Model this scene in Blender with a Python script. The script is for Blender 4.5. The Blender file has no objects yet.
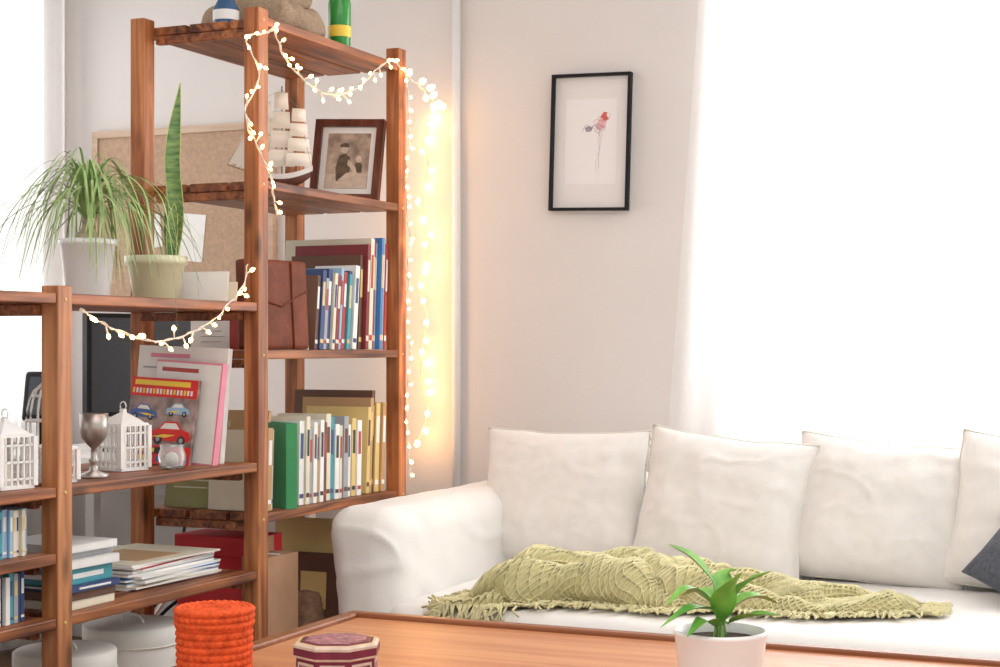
import bpy, bmesh, math, random
from mathutils import Vector, Matrix, noise, Euler
random.seed(7)
R=random.Random(11)
sc=bpy.context.scene
try:
    sc.view_settings.view_transform='Standard'
    sc.view_settings.look='None'
except Exception as e: print(e)

# ---------------------------------------------------------------- materials
def _new(name):
    m=bpy.data.materials.new(name); m.use_nodes=True
    nt=m.node_tree; b=nt.nodes['Principled BSDF']
    return m,nt,b
def mat(name,col,rough=0.6,var=0.06,scale=20,bump=0.0,metal=0,spec=None,trans=0,emit=None,es=0,bscale=None,sheen=0):
    m,nt,b=_new(name)
    b.inputs['Roughness'].default_value=rough; b.inputs['Metallic'].default_value=metal
    if spec is not None: b.inputs['Specular IOR Level'].default_value=spec
    if trans: b.inputs['Transmission Weight'].default_value=trans
    if sheen: b.inputs['Sheen Weight'].default_value=sheen
    tc=nt.nodes.new('ShaderNodeTexCoord')
    n=nt.nodes.new('ShaderNodeTexNoise'); n.inputs['Scale'].default_value=scale; n.inputs['Detail'].default_value=4
    nt.links.new(tc.outputs['Object'],n.inputs['Vector'])
    r=nt.nodes.new('ShaderNodeValToRGB')
    r.color_ramp.elements[0].position=0.3; r.color_ramp.elements[1].position=0.7
    r.color_ramp.elements[0].color=[max(0,c*(1-var)) for c in col]+[1]
    r.color_ramp.elements[1].color=[min(1,c*(1+var)) for c in col]+[1]
    nt.links.new(n.outputs['Fac'],r.inputs['Fac']); nt.links.new(r.outputs['Color'],b.inputs['Base Color'])
    if bump:
        n2=nt.nodes.new('ShaderNodeTexNoise'); n2.inputs['Scale'].default_value=bscale or scale*4; n2.inputs['Detail'].default_value=6
        nt.links.new(tc.outputs['Object'],n2.inputs['Vector'])
        bp=nt.nodes.new('ShaderNodeBump'); bp.inputs['Strength'].default_value=bump; bp.inputs['Distance'].default_value=0.004
        nt.links.new(n2.outputs['Fac'],bp.inputs['Height']); nt.links.new(bp.outputs['Normal'],b.inputs['Normal'])
    if emit:
        b.inputs['Emission Color'].default_value=list(emit)+[1]; b.inputs['Emission Strength'].default_value=es
    return m
def wood(name,c1,c2,axis='Z',rough=0.45,scale=1.0,knots=True,spec=0.4,blotch=0.55):
    m,nt,b=_new(name); b.inputs['Roughness'].default_value=rough; b.inputs['Specular IOR Level'].default_value=spec
    tc=nt.nodes.new('ShaderNodeTexCoord'); mp=nt.nodes.new('ShaderNodeMapping')
    s=[42*scale]*3; s['XYZ'.index(axis)]=2.2*scale
    mp.inputs['Scale'].default_value=s
    nt.links.new(tc.outputs['Object'],mp.inputs['Vector'])
    n=nt.nodes.new('ShaderNodeTexNoise'); n.inputs['Scale'].default_value=1; n.inputs['Detail'].default_value=7; n.inputs['Distortion'].default_value=1.0
    nt.links.new(mp.outputs['Vector'],n.inputs['Vector'])
    r=nt.nodes.new('ShaderNodeValToRGB'); r.color_ramp.elements[0].position=0.34; r.color_ramp.elements[1].position=0.64
    r.color_ramp.elements[0].color=list(c1)+[1]; r.color_ramp.elements[1].color=list(c2)+[1]
    nt.links.new(n.outputs['Fac'],r.inputs['Fac'])
    mp2=nt.nodes.new('ShaderNodeMapping'); s2=[16]*3; s2['XYZ'.index(axis)]=5
    mp2.inputs['Scale'].default_value=s2; nt.links.new(tc.outputs['Object'],mp2.inputs['Vector'])
    v=nt.nodes.new('ShaderNodeTexVoronoi'); v.inputs['Scale'].default_value=1
    nt.links.new(mp2.outputs['Vector'],v.inputs['Vector'])
    r2=nt.nodes.new('ShaderNodeValToRGB'); r2.color_ramp.elements[0].position=0.08; r2.color_ramp.elements[1].position=0.24
    k=0.25 if knots else 1
    r2.color_ramp.elements[0].color=(k,k,k,1); r2.color_ramp.elements[1].color=(1,1,1,1)
    nt.links.new(v.outputs['Distance'],r2.inputs['Fac'])
    mx=nt.nodes.new('ShaderNodeMixRGB'); mx.blend_type='MULTIPLY'; mx.inputs['Fac'].default_value=0.85
    nt.links.new(r.outputs['Color'],mx.inputs['Color1']); nt.links.new(r2.outputs['Color'],mx.inputs['Color2'])
    mp3=nt.nodes.new('ShaderNodeMapping'); s3=[9]*3; s3['XYZ'.index(axis)]=3; mp3.inputs['Scale'].default_value=s3
    nt.links.new(tc.outputs['Object'],mp3.inputs['Vector'])
    n3=nt.nodes.new('ShaderNodeTexNoise'); n3.inputs['Scale'].default_value=1; n3.inputs['Detail'].default_value=3
    nt.links.new(mp3.outputs['Vector'],n3.inputs['Vector'])
    r3=nt.nodes.new('ShaderNodeValToRGB'); r3.color_ramp.elements[0].position=0.35; r3.color_ramp.elements[1].position=0.6
    bl=blotch if knots else 0.9
    r3.color_ramp.elements[0].color=(bl,bl*0.92,bl*0.9,1); r3.color_ramp.elements[1].color=(1,1,1,1)
    nt.links.new(n3.outputs['Fac'],r3.inputs['Fac'])
    mx2=nt.nodes.new('ShaderNodeMixRGB'); mx2.blend_type='MULTIPLY'; mx2.inputs['Fac'].default_value=0.9
    nt.links.new(mx.outputs['Color'],mx2.inputs['Color1']); nt.links.new(r3.outputs['Color'],mx2.inputs['Color2'])
    nt.links.new(mx2.outputs['Color'],b.inputs['Base Color'])
    bp=nt.nodes.new('ShaderNodeBump'); bp.inputs['Strength'].default_value=0.25; bp.inputs['Distance'].default_value=0.002
    nt.links.new(n.outputs['Fac'],bp.inputs['Height']); nt.links.new(bp.outputs['Normal'],b.inputs['Normal'])
    return m
def emis(name,col,s):
    m=bpy.data.materials.new(name); m.use_nodes=True; nt=m.node_tree
    nt.nodes.remove(nt.nodes['Principled BSDF']); e=nt.nodes.new('ShaderNodeEmission')
    e.inputs['Color'].default_value=list(col)+[1]; e.inputs['Strength'].default_value=s
    nt.links.new(e.outputs[0],nt.nodes['Material Output'].inputs['Surface']); return m
def sheer(name,col=(0.95,0.95,0.95),tl=0.6,tp=0.25):
    m=bpy.data.materials.new(name); m.use_nodes=True; nt=m.node_tree
    nt.nodes.remove(nt.nodes['Principled BSDF'])
    d=nt.nodes.new('ShaderNodeBsdfDiffuse'); t=nt.nodes.new('ShaderNodeBsdfTranslucent'); p=nt.nodes.new('ShaderNodeBsdfTransparent')
    tc=nt.nodes.new('ShaderNodeTexCoord'); n=nt.nodes.new('ShaderNodeTexNoise'); n.inputs['Scale'].default_value=60
    nt.links.new(tc.outputs['Object'],n.inputs['Vector'])
    r=nt.nodes.new('ShaderNodeValToRGB'); r.color_ramp.elements[0].color=[c*0.93 for c in col]+[1]; r.color_ramp.elements[1].color=list(col)+[1]
    nt.links.new(n.outputs['Fac'],r.inputs['Fac'])
    nt.links.new(r.outputs['Color'],d.inputs['Color']); nt.links.new(r.outputs['Color'],t.inputs['Color'])
    m1=nt.nodes.new('ShaderNodeMixShader'); m1.inputs[0].default_value=tl
    nt.links.new(d.outputs[0],m1.inputs[1]); nt.links.new(t.outputs[0],m1.inputs[2])
    m2=nt.nodes.new('ShaderNodeMixShader'); m2.inputs[0].default_value=tp
    nt.links.new(m1.outputs[0],m2.inputs[1]); nt.links.new(p.outputs[0],m2.inputs[2])
    nt.links.new(m2.outputs[0],nt.nodes['Material Output'].inputs['Surface']); return m

M={}
M['wall']=mat('wall_plaster',(0.72,0.685,0.665),0.9,0.02,3,0.15,bscale=120)
M['ceil']=mat('ceiling_paint',(0.82,0.82,0.82),0.9,0.01)
M['trim']=mat('trim_paint',(0.84,0.84,0.84),0.6,0.01)
M['floor']=wood('floor_wood',(0.12,0.06,0.03),(0.22,0.12,0.06),'Y',0.4)
M['postZ']=wood('stained_pine_post',(0.28,0.080,0.024),(0.58,0.23,0.080),'Z',blotch=0.6)
M['postL']=wood('stained_pine_light',(0.36,0.13,0.045),(0.64,0.29,0.12),'Z',blotch=0.75)
M['boardY']=wood('stained_pine_board',(0.12,0.034,0.014),(0.46,0.16,0.052),'Y')
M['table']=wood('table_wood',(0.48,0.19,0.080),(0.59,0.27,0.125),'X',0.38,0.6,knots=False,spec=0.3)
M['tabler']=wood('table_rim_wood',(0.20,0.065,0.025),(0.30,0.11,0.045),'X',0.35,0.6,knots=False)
M['sofa']=mat('sofa_slipcover',(0.84,0.815,0.78),0.9,0.02,8,0.25,bscale=300,sheen=0.2)
M['pillow']=mat('pillow_linen',(0.81,0.775,0.735),0.92,0.03,30,0.35,bscale=350,sheen=0.2)
M['pipe']=mat('pillow_piping',(0.72,0.68,0.62),0.9)
M['greyc']=mat('grey_linen',(0.085,0.09,0.11),0.95,0.25,120,0.4,bscale=400)
M['white']=mat('white_glaze',(0.84,0.84,0.83),0.25,0.01)
M['whitep']=mat('white_paint',(0.82,0.81,0.79),0.5,0.03)
M['page']=mat('paper_pages',(0.80,0.76,0.67),0.9,0.06,200)
M['paper']=mat('white_paper',(0.84,0.83,0.80),0.8,0.03)
M['black']=mat('black_plastic',(0.012,0.012,0.014),0.6,spec=0.2)
M['dark']=mat('dark_ink',(0.04,0.035,0.04),0.7)
M['cork']=mat('cork_board',(0.48,0.33,0.23),0.95,0.12,90,0.4)
M['soil']=mat('potting_soil',(0.07,0.045,0.03),1,0.4,80,0.8)
M['bulb']=emis('warm_bulb',(1.0,0.50,0.17),24)
M['bulbw']=emis('warm_globe_bulb',(1.0,0.50,0.17),20)
M['wire']=mat('white_wire',(0.85,0.76,0.64),0.5)
M['gold']=mat('gold_print',(0.66,0.43,0.16),0.4,0.1)

# ---------------------------------------------------------------- mesh builder
class MB:
    def __init__(s): s.v=[];s.f=[];s.m=[];s.s=[];s.mats=[]
    def mi(s,m):
        if isinstance(m,str): m=M[m]
        if m not in s.mats: s.mats.append(m)
        return s.mats.index(m)
    def add(s,vs,fs,m,smooth=False,T=None):
        o=len(s.v); k=s.mi(m)
        for p in vs:
            p=Vector(p); s.v.append(T@p if T else p)
        for f in fs: s.f.append([o+i for i in f]); s.m.append(k); s.s.append(smooth)
    def box(s,lo,hi,m,T=None):
        x0,y0,z0=lo;x1,y1,z1=hi
        s.add([(x0,y0,z0),(x1,y0,z0),(x1,y1,z0),(x0,y1,z0),(x0,y0,z1),(x1,y0,z1),(x1,y1,z1),(x0,y1,z1)],
              [(0,3,2,1),(4,5,6,7),(0,1,5,4),(1,2,6,5),(2,3,7,6),(3,0,4,7)],m,False,T)
    def lathe(s,prof,c,m,seg=32,smooth=True,T=None,sx=1,sy=1,rot=0):
        vs=[];fs=[]
        for r,z in prof:
            for i in range(seg):
                a=2*math.pi*i/seg+rot
                vs.append((c[0]+r*sx*math.cos(a),c[1]+r*sy*math.sin(a),c[2]+z))
        n=len(prof)
        for j in range(n-1):
            for i in range(seg):
                k=(i+1)%seg; fs.append((j*seg+i,j*seg+k,(j+1)*seg+k,(j+1)*seg+i))
        s.add(vs,fs,m,smooth,T)
        s.add(vs[:seg],[tuple(range(seg-1,-1,-1))],m,False,T); s.add(vs[-seg:],[tuple(range(seg))],m,False,T)
    def tube(s,path,r,m,seg=6,closed=False,T=None):
        path=[Vector(p) for p in path]; n=len(path); vs=[];fs=[]
        up=Vector((0,0,1))
        for i,p in enumerate(path):
            a=path[(i-1)%n] if (closed or i>0) else p; b=path[(i+1)%n] if (closed or i<n-1) else p
            d=(b-a); 
            if d.length<1e-9: d=Vector((0,0,1))
            d.normalize(); u=d.cross(up)
            if u.length<0.05: u=d.cross(Vector((1,0,0)))
            u.normalize(); w=d.cross(u)
            rr=r[i] if isinstance(r,(list,tuple)) else r
            for k in range(seg):
                t=2*math.pi*k/seg; vs.append(p+u*rr*math.cos(t)+w*rr*math.sin(t))
        L=n if closed else n-1
        for i in range(L):
            j=(i+1)%n
            for k in range(seg):
                l=(k+1)%seg; fs.append((i*seg+k,i*seg+l,j*seg+l,j*seg+k))
        if not closed: fs.append(tuple(range(seg-1,-1,-1))); fs.append(tuple((n-1)*seg+k for k in range(seg)))
        s.add(vs,fs,m,True,T)
    def ball(s,c,r,m,seg=10,rings=6,sc=(1,1,1),T=None):
        vs=[];fs=[]
        for j in range(rings+1):
            ph=math.pi*(0.02+0.96*j/rings)
            for i in range(seg):
                a=2*math.pi*i/seg
                vs.append((c[0]+r*sc[0]*math.sin(ph)*math.cos(a),c[1]+r*sc[1]*math.sin(ph)*math.sin(a),c[2]+r*sc[2]*math.cos(ph)))
        for j in range(rings):
            for i in range(seg):
                k=(i+1)%seg; fs.append((j*seg+i,(j+1)*seg+i,(j+1)*seg+k,j*seg+k))
        fs.append(tuple(range(seg))); fs.append(tuple(rings*seg+i for i in range(seg-1,-1,-1)))
        s.add(vs,fs,m,True,T)
    def rbox(s,lo,hi,r,m,n=20,amp=0,ns=5,T=None,fn=None):
        c=[(lo[i]+hi[i])/2 for i in range(3)]; h=[(hi[i]-lo[i])/2 for i in range(3)]
        idx={};vs=[];fs=[]
        def g(k):
            t=2*k/n-1
            return math.copysign(1-(1-abs(t))**1.35,t)
        def V(i,j,k):
            key=(i,j,k)
            if key in idx: return idx[key]
            p=Vector((g(i)*h[0],g(j)*h[1],g(k)*h[2]))
            q=Vector([max(-(h[a]-r),min(h[a]-r,p[a])) for a in range(3)])
            d=p-q
            if d.length>1e-9:
                d.normalize()
                nz=sum(1 for a in range(3) if abs(p[a])>h[a]-r)
                p2=q+d*r if nz>1 else p
            else: p2=p
            w=Vector(c)+p2
            if amp: w+= (d if d.length>0 else Vector((0,0,1)))*amp*noise.noise(w*ns)
            if fn: w=fn(w)
            vs.append(w); idx[key]=len(vs)-1; return idx[key]
        for i in range(n):
            for j in range(n):
                fs.append((V(i,j,0),V(i,j+1,0),V(i+1,j+1,0),V(i+1,j,0)))
                fs.append((V(i,j,n),V(i+1,j,n),V(i+1,j+1,n),V(i,j+1,n)))
                fs.append((V(i,0,j),V(i+1,0,j),V(i+1,0,j+1),V(i,0,j+1)))
                fs.append((V(i,n,j),V(i,n,j+1),V(i+1,n,j+1),V(i+1,n,j)))
                fs.append((V(0,i,j),V(0,i,j+1),V(0,i+1,j+1),V(0,i+1,j)))
                fs.append((V(n,i,j),V(n,i+1,j),V(n,i+1,j+1),V(n,i,j+1)))
        s.add(vs,fs,m,True,T)
    def grid(s,fn,nu,nv,m,smooth=True,T=None):
        vs=[fn(i/nu,j/nv) for i in range(nu+1) for j in range(nv+1)]
        fs=[(i*(nv+1)+j,(i+1)*(nv+1)+j,(i+1)*(nv+1)+j+1,i*(nv+1)+j+1) for i in range(nu) for j in range(nv)]
        s.add(vs,fs,m,smooth,T)
    def poly(s,pts,y0,y1,m,T=None):
        n=len(pts); vs=[(p[0],y0,p[1]) for p in pts]+[(p[0],y1,p[1]) for p in pts]
        fs=[tuple(range(n)),tuple(range(2*n-1,n-1,-1))]+[(i,n+i,n+(i+1)%n,(i+1)%n) for i in range(n)]
        s.add(vs,fs,m,False,T)
    def obj(s,name,bevel=0,parent=None,solid=0,recalc=True):
        lo=Vector([min(v[i] for v in s.v) for i in range(3)]); hi=Vector([max(v[i] for v in s.v) for i in range(3)])
        c=(lo+hi)/2; c.z=lo.z
        me=bpy.data.meshes.new(name); me.from_pydata([v-c for v in s.v],[],s.f)
        for m in s.mats: me.materials.append(m)
        me.polygons.foreach_set('material_index',s.m); me.polygons.foreach_set('use_smooth',s.s)
        me.update()
        if recalc:
            bm=bmesh.new(); bm.from_mesh(me); bmesh.ops.recalc_face_normals(bm,faces=bm.faces); bm.to_mesh(me); bm.free()
        o=bpy.data.objects.new(name,me); sc.collection.objects.link(o); o.location=c
        if bevel:
            b=o.modifiers.new('b','BEVEL'); b.width=bevel; b.segments=2; b.limit_method='ANGLE'; b.angle_limit=math.radians(50)
        if parent: o.parent=parent
        return o
def empty(name,loc=(0,0,0)):
    e=bpy.data.objects.new(name,None); sc.collection.objects.link(e); e.empty_display_size=0.1; return e
def TR(loc,rx=0,ry=0,rz=0):
    return Matrix.Translation(Vector(loc))@Euler((rx,ry,rz),'XYZ').to_matrix().to_4x4()
def spline(pts,n=8):
    P=[Vector(p) for p in pts]; P=[P[0]*2-P[1]]+P+[P[-1]*2-P[-2]]; out=[]
    for i in range(1,len(P)-2):
        for k in range(n):
            t=k/n; a,b,c,d=P[i-1],P[i],P[i+1],P[i+2]
            out.append(0.5*((2*b)+(c-a)*t+(2*a-5*b+4*c-d)*t*t+(3*b-a-3*c+d)*t**3))
    out.append(P[-2]); return out

# ---------------------------------------------------------------- room
WY=4.85; LX=-3.9; RX=1.6; ZT=2.7
b=MB()
wx0,wx1,wz0,wz1=-1.33,1.35,0.80,2.50
b.box((LX-0.15,WY,0),(wx0,WY+0.18,ZT),'wall'); b.box((wx1,WY,0),(RX,WY+0.18,ZT),'wall')
b.box((wx0,WY,0),(wx1,WY+0.18,wz0),'wall'); b.box((wx0,WY,wz1),(wx1,WY+0.18,ZT),'wall')
b.obj('wall_back')
b=MB(); ly0,ly1=2.5,4.72
b.box((LX-0.18,0.8,0),(LX,ly0,ZT),'wall'); b.box((LX-0.18,ly1,0),(LX,WY,ZT),'wall')
b.box((LX-0.18,ly0,0),(LX,ly1,0.75),'wall'); b.box((LX-0.18,ly0,2.5),(LX,ly1,ZT),'wall')
b.obj('wall_left')
b=MB(); b.box((LX-0.18,-1.5,-0.1),(RX,WY+0.18,0),'floor'); b.obj('floor')
b=MB(); b.box((LX-0.18,0.8,ZT),(RX,WY+0.18,ZT+0.1),'ceil'); b.obj('ceiling')
b=MB(); b.box((LX,WY-0.018,0),(RX,WY-0.001,0.09),'trim'); b.obj('baseboard_back',0.004)
b=MB(); b.tube([(-2.274,WY-0.016,0.0),(-2.274,WY-0.016,ZT)],0.0145,'trim',14); b.obj('trim_1')
def window(name,horiz,a0,a1,z0,z1,p):
    b=MB()
    def bx(u0,u1,c0,c1,d=0.05):
        if horiz: b.box((u0,p,c0),(u1,p+d,c1),'trim')
        else: b.box((p-d,u0,c0),(p,u1,c1),'trim')
    bx(a0,a1,z0,z0+0.06);bx(a0,a1,z1-0.06,z1);bx(a0,a0+0.06,z0,z1);bx(a1-0.06,a1,z0,z1)
    mid=(a0+a1)/2; bx(mid-0.04,mid+0.04,z0+0.06,z1-0.06)
    b.obj(name,0.004)
window('window_1',True,wx0,wx1,wz0,wz1,WY+0.09)
window('window_2',False,ly0,ly1,0.75,2.5,LX-0.08)
M['sheer']=sheer('sheer_curtain'); 
def curtain(name,fn,nu,nv): b=MB(); b.grid(fn,nu,nv,'sheer'); return b.obj(name,recalc=False)
def cR(u,v):
    z=0.03+v*2.55
    left=-1.535+0.075*(z-0.6); 
    w=2.9; x=left+u*w
    f=0.014*math.sin(u*w*2*math.pi/0.145+0.6*math.sin(z*1.3))+0.010*math.sin(u*37+z)
    return (x,4.765+f*(0.7+0.3*v),z)
curtain('curtain',cR,420,30)
def cL(u,v):
    z=0.03+v*2.55; y=2.3+u*2.48
    return (LX+0.06+0.025*math.sin(u*2.48*2*math.pi/0.12),y,z)
curtain('curtain',cL,300,10)
b=MB(); b.tube([(-1.55,4.765,2.61),(1.5,4.765,2.61)],0.012,'trim',10)
for x in (-1.5,0,1.45): b.box((x-0.01,4.765,2.60),(x+0.01,WY-0.001,2.62),'trim')
b.obj('curtain_rod')
b=MB(); b.tube([(LX+0.06,2.25,2.61),(LX+0.06,4.82,2.61)],0.012,'trim',10)
for y in (2.3,3.5,4.78): b.box((LX+0.001,y-0.01,2.60),(LX+0.06,y+0.01,2.62),'trim')
b.obj('curtain_rod')

# ---------------------------------------------------------------- picture on wall
b=MB(); T=TR((-1.803,WY-0.003,1.519),0,math.radians(1.6),0)
W,H=0.270,0.44; fw=0.009
b.box((-W/2,-0.006,0),(W/2,0,H),'paper',T)
for lo,hi in (((-W/2,-0.028,0),(W/2,-0.001,fw)),((-W/2,-0.028,H-fw),(W/2,-0.001,H)),((-W/2,-0.028,fw),(-W/2+fw,-0.001,H-fw)),((W/2-fw,-0.028,fw),(W/2,-0.001,H-fw))):
    b.box(lo,hi,'black',T)
M['mount']=mat('picture_mount',(0.76,0.74,0.73),0.6,0.01); M['art']=mat('art_paper',(0.82,0.80,0.80),0.6,0.01)
b.box((-W/2+fw,-0.010,fw),(W/2-fw,-0.006,H-fw),'mount',T)
b.box((-0.088,-0.0105,0.085),(0.088,-0.010,0.36),'art',T)
M['red']=mat('red_ink',(0.60,0.12,0.10),0.7,0.3,90); M['mauve']=mat('mauve_ink',(0.36,0.30,0.36),0.8,0.3,60); M['pinki']=mat('pink_ink',(0.66,0.40,0.42),0.8,0.3,90)
def stroke(pts,r,m): b.tube(spline([(p[0],-0.0108,p[1]) for p in pts],5),r,m,4,T=T)
b.poly([(0.030,0.300),(0.042,0.317),(0.055,0.315),(0.052,0.305),(0.060,0.293),(0.048,0.287),(0.040,0.293)],-0.0112,-0.0105,'red',T)
b.poly([(0.014,0.267),(0.024,0.290),(0.038,0.295),(0.052,0.283),(0.046,0.267),(0.030,0.257)],-0.0111,-0.0105,'pinki',T)
b.poly([(-0.022,0.267),(-0.006,0.273),(0.006,0.267),(0.0,0.255),(-0.016,0.253)],-0.0111,-0.0105,'mauve',T)
for q in range(9):
    a=R.uniform(0,6.28); x=0.028+R.uniform(-0.02,0.02); z_=0.273+R.uniform(-0.02,0.02)
    stroke([(x,z_),(x+0.012*math.cos(a),z_+0.012*math.sin(a)),(x+0.026*math.cos(a+0.6),z_+0.024*math.sin(a+0.6))],0.0007,'mauve' if q%2 else 'red')
stroke([(-0.03,0.255),(-0.018,0.275),(0.0,0.267),(0.012,0.277),(0.02,0.265)],0.0008,'mauve')
stroke([(0.03,0.26),(0.026,0.23),(0.03,0.195),(0.018,0.155),(0.02,0.125)],0.0004,'mauve')
stroke([(0.036,0.26),(0.035,0.225),(0.028,0.18),(0.03,0.135)],0.0004,'mauve')
b.obj('picture_frame',0.001)

# ---------------------------------------------------------------- corkboard
b=MB(); b.box((-3.74,WY-0.02,1.25),(-3.0,WY-0.002,1.86),'cork')
M['lw']=wood('light_frame_wood',(0.50,0.36,0.26),(0.62,0.48,0.36),'X',knots=False)
for lo,hi in (((-3.76,WY-0.028,1.23),(-2.98,WY-0.002,1.255)),((-3.76,WY-0.028,1.85),(-2.98,WY-0.002,1.875)),((-3.76,WY-0.028,1.255),(-3.735,WY-0.002,1.85)),((-3.005,WY-0.028,1.255),(-2.98,WY-0.002,1.85))): b.box(lo,hi,'lw')
for x,z,w,h,r in ((-3.5,1.5,0.09,0.12,-0.1),(-3.34,1.475,0.14,0.17,0.1)):
    b.box((-w/2,-0.023,-h/2),(w/2,-0.0205,h/2),'paper',TR((x,WY,z),0,r,0))
b.obj('cork_board')

# ---------------------------------------------------------------- desk + computer (behind the low shelf)
b=MB(); b.box((-3.72,4.12,0.70),(-2.75,4.78,0.73),'whitep')
for x in (-3.69,-2.79):
    for y in (4.15,4.74): b.box((x-0.02,y-0.02,0),(x+0.02,y+0.02,0.70),'whitep')
b.box((-3.71,4.755,0.55),(-2.77,4.77,0.70),'whitep')
b.obj('desk',0.003)
b=MB(); T=TR((-3.24,4.42,0.731),0,0,math.radians(60))
b.box((-0.20,-0.02,0.12),(0.20,0.02,0.46),'black',T); b.box((-0.03,0.0,0.01),(0.03,0.03,0.2),'black',T); b.box((-0.11,-0.09,0),(0.11,0.09,0.012),'black',T)
M['screen']=mat('screen_glass',(0.03,0.035,0.045),0.3); b.box((-0.185,-0.022,0.135),(0.185,-0.02,0.445),'screen',T)
b.obj('computer_monitor',0.003)
b=MB(); T=TR((-3.55,4.28,0.731),math.radians(-12),0,math.radians(15))
b.rbox((-0.07,-0.02,0.10),(0.07,0.02,0.27),0.012,'black',8,T=T); b.box((-0.05,-0.021,0.12),(0.05,-0.0195,0.25),'screen',T); b.lathe([(0.05,0),(0.05,0.01),(0.012,0.02),(0.012,0.12)],(-3.55,4.28,0.731),'black',16)
b.obj('desk_speaker')

# ---------------------------------------------------------------- shelves
XF,XB=-2.108,-2.443
def unit(name,y0,y1,posts,levels,mp,thick=0.022,far=True):
    b=MB()
    for y,h in posts:
        for x in (XF,XB): b.box((x-0.021,y-0.0225,0),(x+0.021,y+0.0225,h),mp)
    ya,yb=y0+0.0230,y1-0.0230
    for z in levels:
        for k in range(3):
            xa=XF+0.018-0.108*(k+1)-0.012*k; 
            if k==2: xa=XB-0.018
            xb=XF+0.018-(0.108+0.012)*k
            b.box((xa,ya,z-thick+R.uniform(-0.0005,0.0005)),(xb,yb,z),'boardY')
        for y in ((ya+0.010,yb-0.010) if far else (ya+0.010,)):
            b.box((XB+0.022,y-0.009,z-thick-0.022),(XF-0.022,y+0.009,z-thick-0.0005),'boardY')
    for y,h in posts:
        for z in levels:
            b.lathe([(0.004,0),(0.003,0.002)],(0,0,0),'gold',8,T=TR((XF+0.021,y,z-0.012),0,math.pi/2,0))
    return b.obj(name,0.0025)
unit('tall_bookshelf',3.335,4.076,((3.335,1.905),(4.076,1.932)),[1.888,1.488,1.072,0.672,0.25],'postZ',far=False)
ZL=1.188
unit('low_bookshelf',2.593,3.335,((2.593,1.203),),[ZL,0.80,0.538,0.25],'postL')
unit('low_bookshelf',1.84,2.593,((1.84,1.203),),[ZL,0.80,0.668,0.538,0.25],'postL')

# ---------------------------------------------------------------- books
BC={}
def bc(name,col): 
    if name not in BC: BC[name]=mat('cover_'+name,col,0.55,0.05)
    return BC[name]
COL=[('cream',(0.72,0.66,0.52)),('white',(0.80,0.79,0.76)),('navy',(0.03,0.06,0.17)),('red',(0.42,0.05,0.04)),('blue',(0.07,0.22,0.48)),
     ('black',(0.03,0.03,0.035)),('teal',(0.05,0.30,0.36)),('tan',(0.50,0.30,0.14)),('green',(0.03,0.25,0.08)),('grey',(0.35,0.36,0.38)),
     ('maroon',(0.22,0.025,0.03)),('yellow',(0.70,0.52,0.20)),('sky',(0.30,0.47,0.64)),('olive',(0.27,0.27,0.11)),('pink',(0.72,0.25,0.33)),('brown',(0.13,0.055,0.03))]
CD=dict(COL)
def C(n): return bc(n,CD[n])
def book(b,T,t,h,d,cm,label=None):
    c=0.002
    b.box((-d+0.004,c,0.003),(-c,t-c,h-0.003),'page',T)
    b.box((-d,0,0),(0,c,h),cm,T); b.box((-d,t-c,0),(0,t,h),cm,T); b.box((-c,c,0),(0,t-c,h),cm,T)
    if label:
        b.box((-0.0005,t*0.2,h*0.55),(0.0006,t*0.8,h*0.85),label,T)
        b.box((-0.0005,t*0.1,h*0.08),(0.0006,t*0.9,h*0.13),label,T)
def row(name,y,yend,z,specs,xf=-2.12,lean=0.0):
    b=MB()
    for t,h,d,cn,lab in specs:
        if y+t>yend: break
        T=TR((xf+R.uniform(-0.012,0.004),y,z+0.001+ (t*math.sin(abs(lean)) if lean>0 else 0)),-lean if lean else 0,0,R.uniform(-0.015,0.015))
        book(b,T,t,h,d,C(cn),C(lab) if lab else None); y+=t+0.0015+abs(lean)*0.004
    return b.obj(name)
sm=[]
cols=['brown','navy','red','grey','navy','cream','maroon','sky','red','teal','navy','white','blue','brown','maroon','sky','cream','navy']
hs=[0.19,0.205,0.20,0.185,0.21,0.2,0.195,0.215,0.205,0.2,0.21,0.225,0.2,0.215,0.21,0.2,0.21,0.2]
for i,cn in enumerate(cols): sm.append((R.uniform(0.013,0.022),hs[i]+0.005,0.13,cn,['white','yellow','cream','red'][i%4] if cn not in('white','cream') else 'navy'))
row('book_row',3.635,3.862,1.072,sm,-2.118,0.10)
lg=[(0.018,0.262,0.22,'brown','yellow'),(0.016,0.292,0.235,'maroon','cream'),(0.020,0.310,0.275,'cream','red'),(0.018,0.305,0.22,'maroon','yellow'),(0.020,0.300,0.22,'sky','white'),(0.014,0.315,0.22,'blue','yellow'),(0.012,0.315,0.22,'grey','white'),(0.014,0.30,0.22,'red','white')]
row('book_row',3.885,4.048,1.072,lg,-2.118,0.06)
sm=[(0.022,0.20,0.15,'cream','red'),(0.022,0.205,0.15,'tan','white'),(0.016,0.20,0.15,'cream','navy')]
row('book_row',3.375,3.45,0.672,sm,-2.118,0.05)
b=MB(); book(b,TR((-2.100,3.462,0.673),0,0,math.radians(-28)),0.032,0.215,0.15,C('green'),None); b.obj('green_book')
sm=[]
cols=['white','cream','grey','white','tan','white','brown','cream','teal','white','cream','grey','white','yellow','white','cream']
for i,cn in enumerate(cols): sm.append((R.uniform(0.014,0.026),R.uniform(0.195,0.23),0.15,cn,['navy','black','red','brown'][i%4]))
row('book_row',3.555,3.885,0.672,sm,-2.116,0.03)
lg=[(0.016,0.24,0.20,'yellow','brown'),(0.016,0.265,0.22,'tan','yellow'),(0.018,0.285,0.25,'brown','tan'),(0.025,0.25,0.24,'yellow','white'),(0.02,0.25,0.2,'tan','white')]
row('book_row',3.915,4.045,0.672,lg,-2.118,0.06)
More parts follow.
